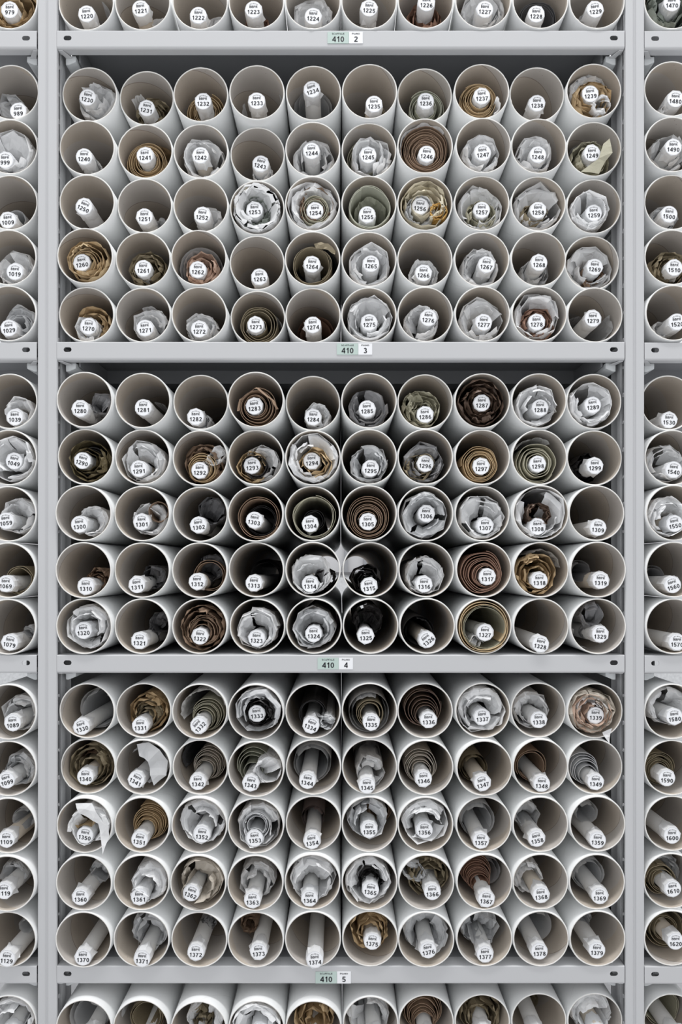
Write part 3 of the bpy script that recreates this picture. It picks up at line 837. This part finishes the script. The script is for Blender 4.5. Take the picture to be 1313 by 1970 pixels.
def build_wrap(kind, R, wx, wz, y0, extra, rnd, fix, core, yfront):
    """returns verts, faces, smooth. wx, wz world centre at depth y0; core(y) gives the roll axis"""
    V = []; F = []
    def add(G, closed):
        b = len(V); V.extend(fix(p) for p in flat(G)); F.extend(grid_faces(len(G), len(G[0]), closed, b))
    def sleeve(Rk, ys, facs, n, jr, jy, a0=0, a1=2*PI, cen=None, mixc=None, tw=0.0, ref=1, amp=0.004):
        closed = abs(a1 - a0 - 2*PI) < 1e-6
        nn = n if closed else n + 1
        outl = [1 + rnd.uniform(-jr, jr*0.35) for _ in range(nn)]
        yj = [rnd.uniform(-jy, jy) for _ in range(nn)]
        G = []
        for i, (y, fr) in enumerate(zip(ys, facs)):
            row = []
            mc = mixc[i] if mixc else 0
            cx, cz = wx*(1-mc) + core(y)[0]*mc, wz*(1-mc) + core(y)[1]*mc
            for j in range(nn):
                a = a0 + (a1-a0)*j/n + tw*i + rnd.uniform(-.5, .5)*(a1-a0)/n*0.35*(1 if jr > .04 else .2)
                r = Rk*fr*outl[j]*(1 + rnd.uniform(-jr, jr)*0.45)
                if mc > .8: r = max(r, SH + 0.001)
                row.append((cx + r*math.cos(a), y0 + y + yj[j]*(1 if y < .06 else .3), cz + r*math.sin(a)))
            G.append(row)
        for _ in range(ref): G = refine(G, closed, rnd, amp)
        add(G, closed)
    if kind == 'T':
        n = max(6, int(R*1000/5.2) + rnd.randint(0, 2))
        # the outermost sheet, gathered into flat planes
        sleeve(R, [.45, .12, .045, .012, -.001], [.9, .96, .99, 1.0, .97], n, .085, .008, ref=1, amp=.0016)
        # sheets folded in towards the roll, each a slanting facet or two
        m = 3 if R > .026 else 2
        for q in range(m):
            s = 2*PI*q/m + rnd.uniform(-.5, .5); sp = rnd.uniform(1.5, 2.7)
            f0 = rnd.uniform(.93, 1.0)
            sleeve(R*f0, [.035, .006, .002, .020, .045], [1.0, 1.0, rnd.uniform(.80, .95), rnd.uniform(.58, .74), .48], max(3, int(sp*2.3)), .10, .007,
                   s, s + sp, mixc=[0, 0, .15, .55, .9], ref=1, amp=.0020)
        for q in range(3 if R > .030 else 1):
            s = rnd.uniform(0, 2*PI); sp = rnd.uniform(.9, 2.0)
            sleeve(R*rnd.uniform(.60, .88), [.10, .03, .004, -.004 - rnd.uniform(0, .006)], [.8, .92, 1.0, rnd.uniform(.82, 1.12)],
                   max(2, int(sp*2.6)), .10, .006, s, s + sp, mixc=[.1, .15, .2, .25], ref=1, amp=.0018)
        return V, F, False
    if kind == 'C':
        lay = 4 if R > .024 else 2
        for k in range(lay):
            Rk = R*(1 - 0.17*k)
            n = max(7, int(Rk*1000/3.6)); s = rnd.uniform(0, 2*PI); full = k == 0 or rnd.random() < .4
            a1 = s + (2*PI if full else rnd.uniform(3.2, 5.6))
            sleeve(Rk, [.40, .10, .035, .010, 0.0], [.96, .98, 1, 1, 1 + rnd.uniform(-.04, .02)], n if full else max(5, int(n*.75)), .085, .005,
                   s, a1, mixc=[0.12*k]*5, ref=1, amp=.0030)
        for _ in range(3):
            s = rnd.uniform(0, 2*PI); sp = rnd.uniform(.5, 1.1)
            sleeve(R*rnd.uniform(.75, .98), [.03, .004, -.007], [1, .97, rnd.uniform(.75, .92)], 3, .12, .004, s, s + sp, ref=1, amp=.003)
        return V, F, False
    if kind == 'V':
        for k, fr in enumerate((1.0, .86)):
            sleeve(R*fr, [.5, .2, .08, .03, .0], [.97, .985, 1, 1, 1.0], 20, .018, .0015, mixc=[.1*k]*5,
                   a0=rnd.uniform(0, 6), a1=None, ref=0) if False else None
            s = rnd.uniform(0, 6)
            sleeve(R*fr, [.5, .2, .08, .03, .004*k], [.97, .985, 1, 1, 1.0], 22, .014, .0016, s, s + (2*PI if k == 0 else 5.2), mixc=[.15*k]*5, ref=0)
        s = rnd.uniform(0.3, 2.4)
        sleeve(R*1.0, [.10, .03, -.006], [.9, .95, .82], 5, .05, .003, s, s + 1.2, ref=1, amp=.002)
        return V, F, True
    if kind == 'A':
        a0, a1 = math.radians(extra[0]), math.radians(extra[1])
        sleeve(R, [.30, .10, .03, 0.0], [.98, 1, 1, rnd.uniform(.97, 1.03)], max(5, int(abs(a1-a0)*4)), .05, .005, a0, a1, ref=1, amp=.0022)
        return V, F, False
    if kind == 'K':
        turns = int(extra[0]); rin = max(SH + .002, R*(.45 if turns > 3 else .80))
        if turns >= 6: rin = max(SH + .0015, R*.42)
        if turns <= 3 and R > .03: rin = R*.86
        th = min(.0009, (R - rin)/turns*.34); per = 40; n = turns*per
        ph = rnd.uniform(0, 6); wob = [(rnd.uniform(.006, .018), rnd.randint(2, 6), rnd.uniform(0, 6)) for _ in range(5)]
        prof = []
        cx0, cz0 = core(y0)
        for j in range(n + 1):
            a = ph + 2*PI*j/per; u = j/n
            uu = u + .42/turns*math.sin(u*turns*1.9 + ph) + .22/turns*math.sin(a*.5 + ph*2)
            r = rin + (R - rin)*max(0, min(1, uu))
            r *= 1 + sum(w_*math.sin(q*a + p_ + u*3) for w_, q, p_ in wob)*.6 + rnd.uniform(-.003, .003)
            mc = (1 - u)*0.75 if rin < R*.6 else 0.0
            cx, cz = wx*(1-mc) + cx0*mc, wz*(1-mc) + cz0*mc
            yj = y0 + .0022*math.sin(a*1.3 + ph + u*9) + rnd.uniform(-.0006, .0006) + .006*u*(1 if turns > 4 else 0)
            prof.append((cx, cz, r, a, yj))
        rows = []
        for (yy, side) in ((.45, 0), (.06, 0), (0, 0), (0, 1), (.06, 1), (.45, 1)):
            row = []
            for cx, cz, r, a, yj in prof:
                rr = r - (th if side else 0)
                if yy > .2: rr *= .985
                row.append((cx + rr*math.cos(a), yj + yy, cz + rr*math.sin(a)))
            rows.append(row)
        b = len(V); V.extend(fix(p) for r_ in rows for p in r_)
        m = n + 1
        for i in range(5):
            for j in range(n): F.append((b+i*m+j, b+i*m+j+1, b+(i+1)*m+j+1, b+(i+1)*m+j))
        return V, F, False
    return V, F, False

PNAME = {'T': 'tissue_wrap', 'C': 'crumpled_sheets', 'K': 'coiled_sheets', 'V': 'vellum_wrap', 'A': 'loose_sheet', 'P': 'paper_flap'}
CNAME = {'w': 'white', 'g': 'grey', 'vg': 'mid grey', 'dg': 'dark grey', 'bk': 'black', 'db': 'dark brown', 'br': 'brown', 'rb': 'reddish brown',
         'mb': 'mauve brown', 'tn': 'tan', 'lt': 'light tan', 'ob': 'olive brown', 'do': 'dark olive', 'ol': 'pale olive', 'sg': 'sage green',
         'gg': 'grey green', 'cr': 'cream', 'or': 'amber', 'pk': 'pinkish', 'be': 'beige'}
def describe(wraps):
    big = [w_ for w_ in wraps if w_[0] != 'P']
    big.sort(key=lambda w_: -w_[4])
    ds = []
    for w_ in big[:2]:
        c = CNAME[w_[1]]
        ds.append({'T': 'crumpled %s tissue', 'C': 'crumpled %s sheets', 'K': 'coiled %s sheets', 'V': 'a loose %s wrap', 'A': 'a loose %s sheet'}[w_[0]] % c)
    ds = list(dict.fromkeys(ds))
    return ds

EYE = (GZ - VY)/1000
ARCH = []
def label_text(num, root_disc, rnd):
    V = []; F = []
    put_text(V, F, str(num), 0, -0.0050, 0.0240 if num > 999 else 0.0180, 0.0079, 0.018)
    put_text(V, F, 'BBPR', 0, 0.0048, 0.0155, 0.0044, 0.020)
    s = 'ARCHIVIO'; ws = [.9, .9, .9, .9, .4, .9, .4, 1.0]; tot = sum(ws); acc = 0
    for ch, wd in zip(s, ws):
        u = (acc + wd/2)/tot - .5; acc += wd
        a = u*1.45                                   # the word follows the disc's upper edge
        rr = 0.0128
        put_text(V, F, ch, rr*math.sin(a), rr*math.cos(a) - 0.0018, 0.0019*wd if ch != 'I' else 0.0005, 0.0022, 0.0, -a)
    nt_ = len(F)
    # thin printed circle
    n = 40; i = len(V)
    for r in (0.0152, 0.01545):
        for k in range(n): V.append((r*math.cos(2*PI*k/n), 0, r*math.sin(2*PI*k/n)))
    for k in range(n): F.append((i+k, i+(k+1) % n, i+n+(k+1) % n, i+n+k))
    V = [(x, -0.0006, z) for x, y, z in V]
    fm = [0]*nt_ + [1]*n
    return mesh_obj('disc_writing', V, F, [M['ink'], M['ring']], root_disc, fm)

def build_pair(num, tier, row, cx, cy, gx, place):
    rnd = random.Random(num*7 + 3)
    # --- where the tube is: its regular place in the stack gives how far it sticks out
    gz = grid_z(tier, row)
    mx, mz = (cx - VX)/1000, (VY - cy)/1000
    s = (mx*gx + mz*gz)/(gx*gx + gz*gz)
    if gx*gx + gz*gz < .08: s = 1 - rnd.uniform(0, .006)
    s = min(1.032, max(.966, s))
    yt = D*(1/s - 1)
    ax, az = mx/s, mz/s
    # keep neighbours from biting into each other: stay within 1.2 mm of the regular place
    ax = gx + max(-.0016, min(.0016, ax - gx)); az = gz + max(-.0004, min(.0010, az - gz))
    t = bpy.data.objects.new('storage_tube', TM[(num*5 + num//10) % len(TM)]); col.objects.link(t)
    t.location = (ax, yt, EYE + az)
    # --- the roll
    lx, ly, rot, wraps = ROLL[num]
    lim = RI - SH - .0013
    best = None
    for k in range(0, 60):
        for sg in (1, -1):
            yl = yt + .004 + sg*k*.0025
            if yl < yt - .055: continue
            q = (D + yl)/D; X = (lx - VX)/1000*q; Z = (VY - ly)/1000*q
            dd = math.hypot(X - ax, Z - az)
            ok = dd <= lim or (yl < yt - .004 and dd < lim + .0006)
            if best is None or dd < best[0]: best = (dd, yl, X, Z)
            if ok: break
        else: continue
        break
    else:
        dd, yl, X, Z = best
        k_ = min(1, lim/dd); X, Z = ax + (X-ax)*k_, az + (Z-az)*k_
    LR = 1.0
    ex, ez = ax + (X-ax)*.45 + rnd.uniform(-.006, .006), az - lim*.86
    dx = ex - ax; dz = ez - az; dd = math.hypot(dx, dz)
    if dd > lim: ex, ez = ax + dx*lim/dd, az + dz*lim/dd
    class Core:
        y0 = yl
        def __call__(self, y):
            u = max(0, min(1, (y - yl)/LR)); return (X + (ex-X)*u, Z + (ez-Z)*u)
    core = Core()
    cax = lambda y: core(y)[0]
    class CX:
        y0 = yl
        def __call__(self, y): return core(y)[0]
    cxf = CX(); czf = lambda y: core(y)[1]
    root = empty('paper_roll', (X, yl, EYE + Z))
    O = Vector((X, yl, Z))
    n = 28; V = []; F = []
    for y, r in ((0, SH*.93), (.0006, SH), (.25, SH), (LR, SH)):
        u = y/LR
        for k in range(n):
            a = 2*PI*k/n; V.append(((ex-X)*u + r*math.cos(a), y, (ez-Z)*u + r*math.sin(a)))
    for i in range(3):
        for k in range(n): F.append((i*n+k, (i+1)*n+k, (i+1)*n+(k+1) % n, i*n+(k+1) % n))
    F.append(tuple(range(n))); F.append(tuple(reversed(range(3*n, 4*n))))
    mesh_obj('roll_core', V, F, M['corek'] if num % 7 == 3 and num not in (1354, 1361) else M['core'], root, smooth=False)
    root.children[0].data.polygons.foreach_set('use_smooth', [len(p_.vertices) == 4 for p_ in root.children[0].data.polygons])
    # --- folded white cap over the end
    n = rnd.choice((8, 9, 10)); V = []; F = []; ph = rnd.uniform(0, 1)
    fr = [SH + rnd.uniform(.0006, .0020) for _ in range(n)]
    L1 = [rnd.uniform(.014, .034) for _ in range(n)]
    fl = [rnd.uniform(.0003, .0012) for _ in range(n)]
    for k in rnd.sample(range(n), rnd.choice((1, 2, 2, 3))): fl[k] += rnd.uniform(.0015, .0055); L1[k] = rnd.uniform(.010, .026)
    for k in range(n):
        a = ph + 2*PI*k/n; V.append((fr[k]*math.cos(a), -.0006, fr[k]*math.sin(a)))
    for k in range(n):
        a = ph + 2*PI*k/n; r = fr[k] + .0006; V.append((r*math.cos(a), .007 + rnd.uniform(-.002, .002), r*math.sin(a)))
    m = 2*n
    for k in range(m):     # jagged hem, every second point drawn back
        a = ph + 2*PI*k/m; q = k//2
        if k % 2 == 0: r = SH + .0008 + fl[q]; y = L1[q]
        else: r = SH + .0006 + rnd.uniform(0, .0008); y = (L1[q] + L1[(q+1) % n])/2*rnd.uniform(.75, 1.05)
        V.append((r*math.cos(a), y, r*math.sin(a)))
    for i_, (x_, y_, z_) in enumerate(V):      # bent back where the tube wall is in the way
        if yl + y_ > yt - .003:
            q_ = (X + x_ - ax, Z + z_ - az); d_ = math.hypot(*q_)
            if d_ > RI - .0014: k_ = (RI - .0014)/d_; V[i_] = (ax + q_[0]*k_ - X, y_, az + q_[1]*k_ - Z)
    F.append(tuple(range(n)))
    for k in range(n):
        k2 = (k+1) % n
        F += [(k, n+k, n+k2, k2)]
        h0 = 2*n + 2*k; h1 = h0 + 1; h2 = 2*n + (2*k + 2) % m
        F += [(n+k, h0, h1), (n+k, h1, n+k2), (n+k2, h1, h2)]
    mesh_obj('end_cap', V, F, M['cap'], root)
    # --- disc with the writing
    n = 36; V = [(.0160*math.cos(2*PI*k/n), y, .0160*math.sin(2*PI*k/n)) for y in (0, -.0003) for k in range(n)]
    F = [tuple(range(n, 2*n)), tuple(reversed(range(n)))] + [(k, (k+1) % n, n+(k+1) % n, n+k) for k in range(n)]
    disc = mesh_obj('number_disc', V, F, M['disc'], root)
    disc.location = (rnd.uniform(-.0006, .0006), -.0009, rnd.uniform(-.0006, .0006)); disc.rotation_euler = (0, -math.radians(rot), 0)
    label_text(num, disc, rnd)
    # --- what is rolled around it
    for wi, w_ in enumerate(wraps):
        r2 = random.Random(num*31 + wi)
        if w_[0] == 'P':
            _, cc, pts, dep = w_
            y = yt + dep
            P3 = []
            for (qx, qy) in pts:
                k = (D + y)/D; P3.append((( qx - VX)/1000*k, (VY - qy)/1000*k))
            bm = bmesh.new(); vs = [bm.verts.new((a, y + r2.uniform(-.004, .004), b)) for a, b in P3]
            es = [bm.edges.new((vs[i], vs[(i+1) % len(vs)])) for i in range(len(vs))]
            bmesh.ops.triangle_fill(bm, use_beauty=True, edges=es)
            bmesh.ops.subdivide_edges(bm, edges=bm.edges, cuts=1)
            for v in bm.verts: v.co += Vector((r2.uniform(-.0005, .0005), r2.uniform(-.0028, .0028), r2.uniform(-.0005, .0005)))
            me = bpy.data.meshes.new('paper_flap'); bmesh.ops.translate(bm, verts=bm.verts, vec=-O); bm.to_mesh(me); bm.free()
            me.materials.append(M[cc]); o = bpy.data.objects.new('paper_flap', me); col.objects.link(o); o.parent = root
            o['label'] = CNAME[cc] + ' flap of paper'
            continue
        kind, cc, wx, wy, R, dep, extra = w_
        y0 = yt + dep; k = (D + y0)/D
        WX, WZ = (wx - VX)/1000*k, (VY - wy)/1000*k; R *= k
        R = min(R, RI - .0022)
        d = math.hypot(WX - ax, WZ - az); lim2 = RI - .0018 - R
        if d > lim2: WX, WZ = ax + (WX-ax)*lim2/d, az + (WZ-az)*lim2/d
        rin = RI - .0016 - .0004*wi
        fix = lambda P: tuple(Vector(clampv(P, ax, az, cxf, czf, rin, SH + .0008, yt)) - O)
        Vv, Ff, sm = build_wrap(kind, R, WX, WZ, y0, extra, r2, fix, core, yt)
        o = mesh_obj(PNAME[kind], Vv, Ff, M[cc], root, smooth=sm)
        o['label'] = {'T': 'crumpled %s tissue paper', 'C': 'crumpled %s sheets', 'K': '%s sheets rolled in a coil', 'V': 'smooth %s wrapping sheet', 'A': 'loose curved %s sheet'}[kind] % CNAME[cc]
    ds = describe(wraps)
    if tier != 4 and len(ds) > 1 and sum(len(d_.split()) for d_ in ds) > 9: ds = ds[:1]
    bottom = tier == 4
    if not bottom:
        tag(t, 'white cardboard tube around the roll numbered %d, %s' % (num, place), 'cardboard tube', 'white cardboard tubes stacked on the shelves')
        inner = ' and '.join(ds) if ds else 'nothing wrapped around it'
        tag(root, 'rolled drawing with white disc %d, %s' % (num, inner), 'paper roll', 'rolled drawings with numbered discs')
    else:
        tag(t, 'white cardboard tube cut by the bottom edge of the photo, %s' % place, 'cardboard tube', 'white cardboard tubes stacked on the shelves')
        inner = ds[0] if ds else 'nothing around it'
        tag(root, 'rolled drawing with %s, cut by the bottom edge, %s' % (inner, place), 'paper roll', 'rolled drawings with numbered discs')

def trim16(o):
    w_ = o['label'].split()
    if len(w_) > 16: o['label'] = ' '.join(w_).replace('rolled drawing', 'roll').replace(', cut by the bottom edge,', ' at the bottom edge,')
ORD = ['first', 'second', 'third', 'fourth', 'fifth', 'sixth', 'seventh', 'eighth', 'ninth', 'last']
RN = ['top', 'second', 'middle', 'fourth', 'bottom']
for first, (tier, row, cs) in ROWS.items():
    for k, (cx, cy) in enumerate(cs):
        pl = ('%s from left' % ORD[k]) if k < 9 else 'beside the right post'
        if k == 0: pl = 'beside the left post'
        if tier == 4 and k in (0, 9): pl = 'just inside the %s post' % ('left' if k == 0 else 'right')
        build_pair(first + k, tier, row, cx, cy, GX[k], pl)
for num, tier, row, cx, cy in LEFT: build_pair(num, tier, row, cx, cy, -.6395, 'left of the left post')
for num, tier, row, cx, cy in RIGHT: build_pair(num, tier, row, cx, cy, .6385, 'right of the right post')
for o in bpy.data.objects:
    if o.parent is None and 'label' in o and o.name.startswith('paper_roll'): trim16(o)
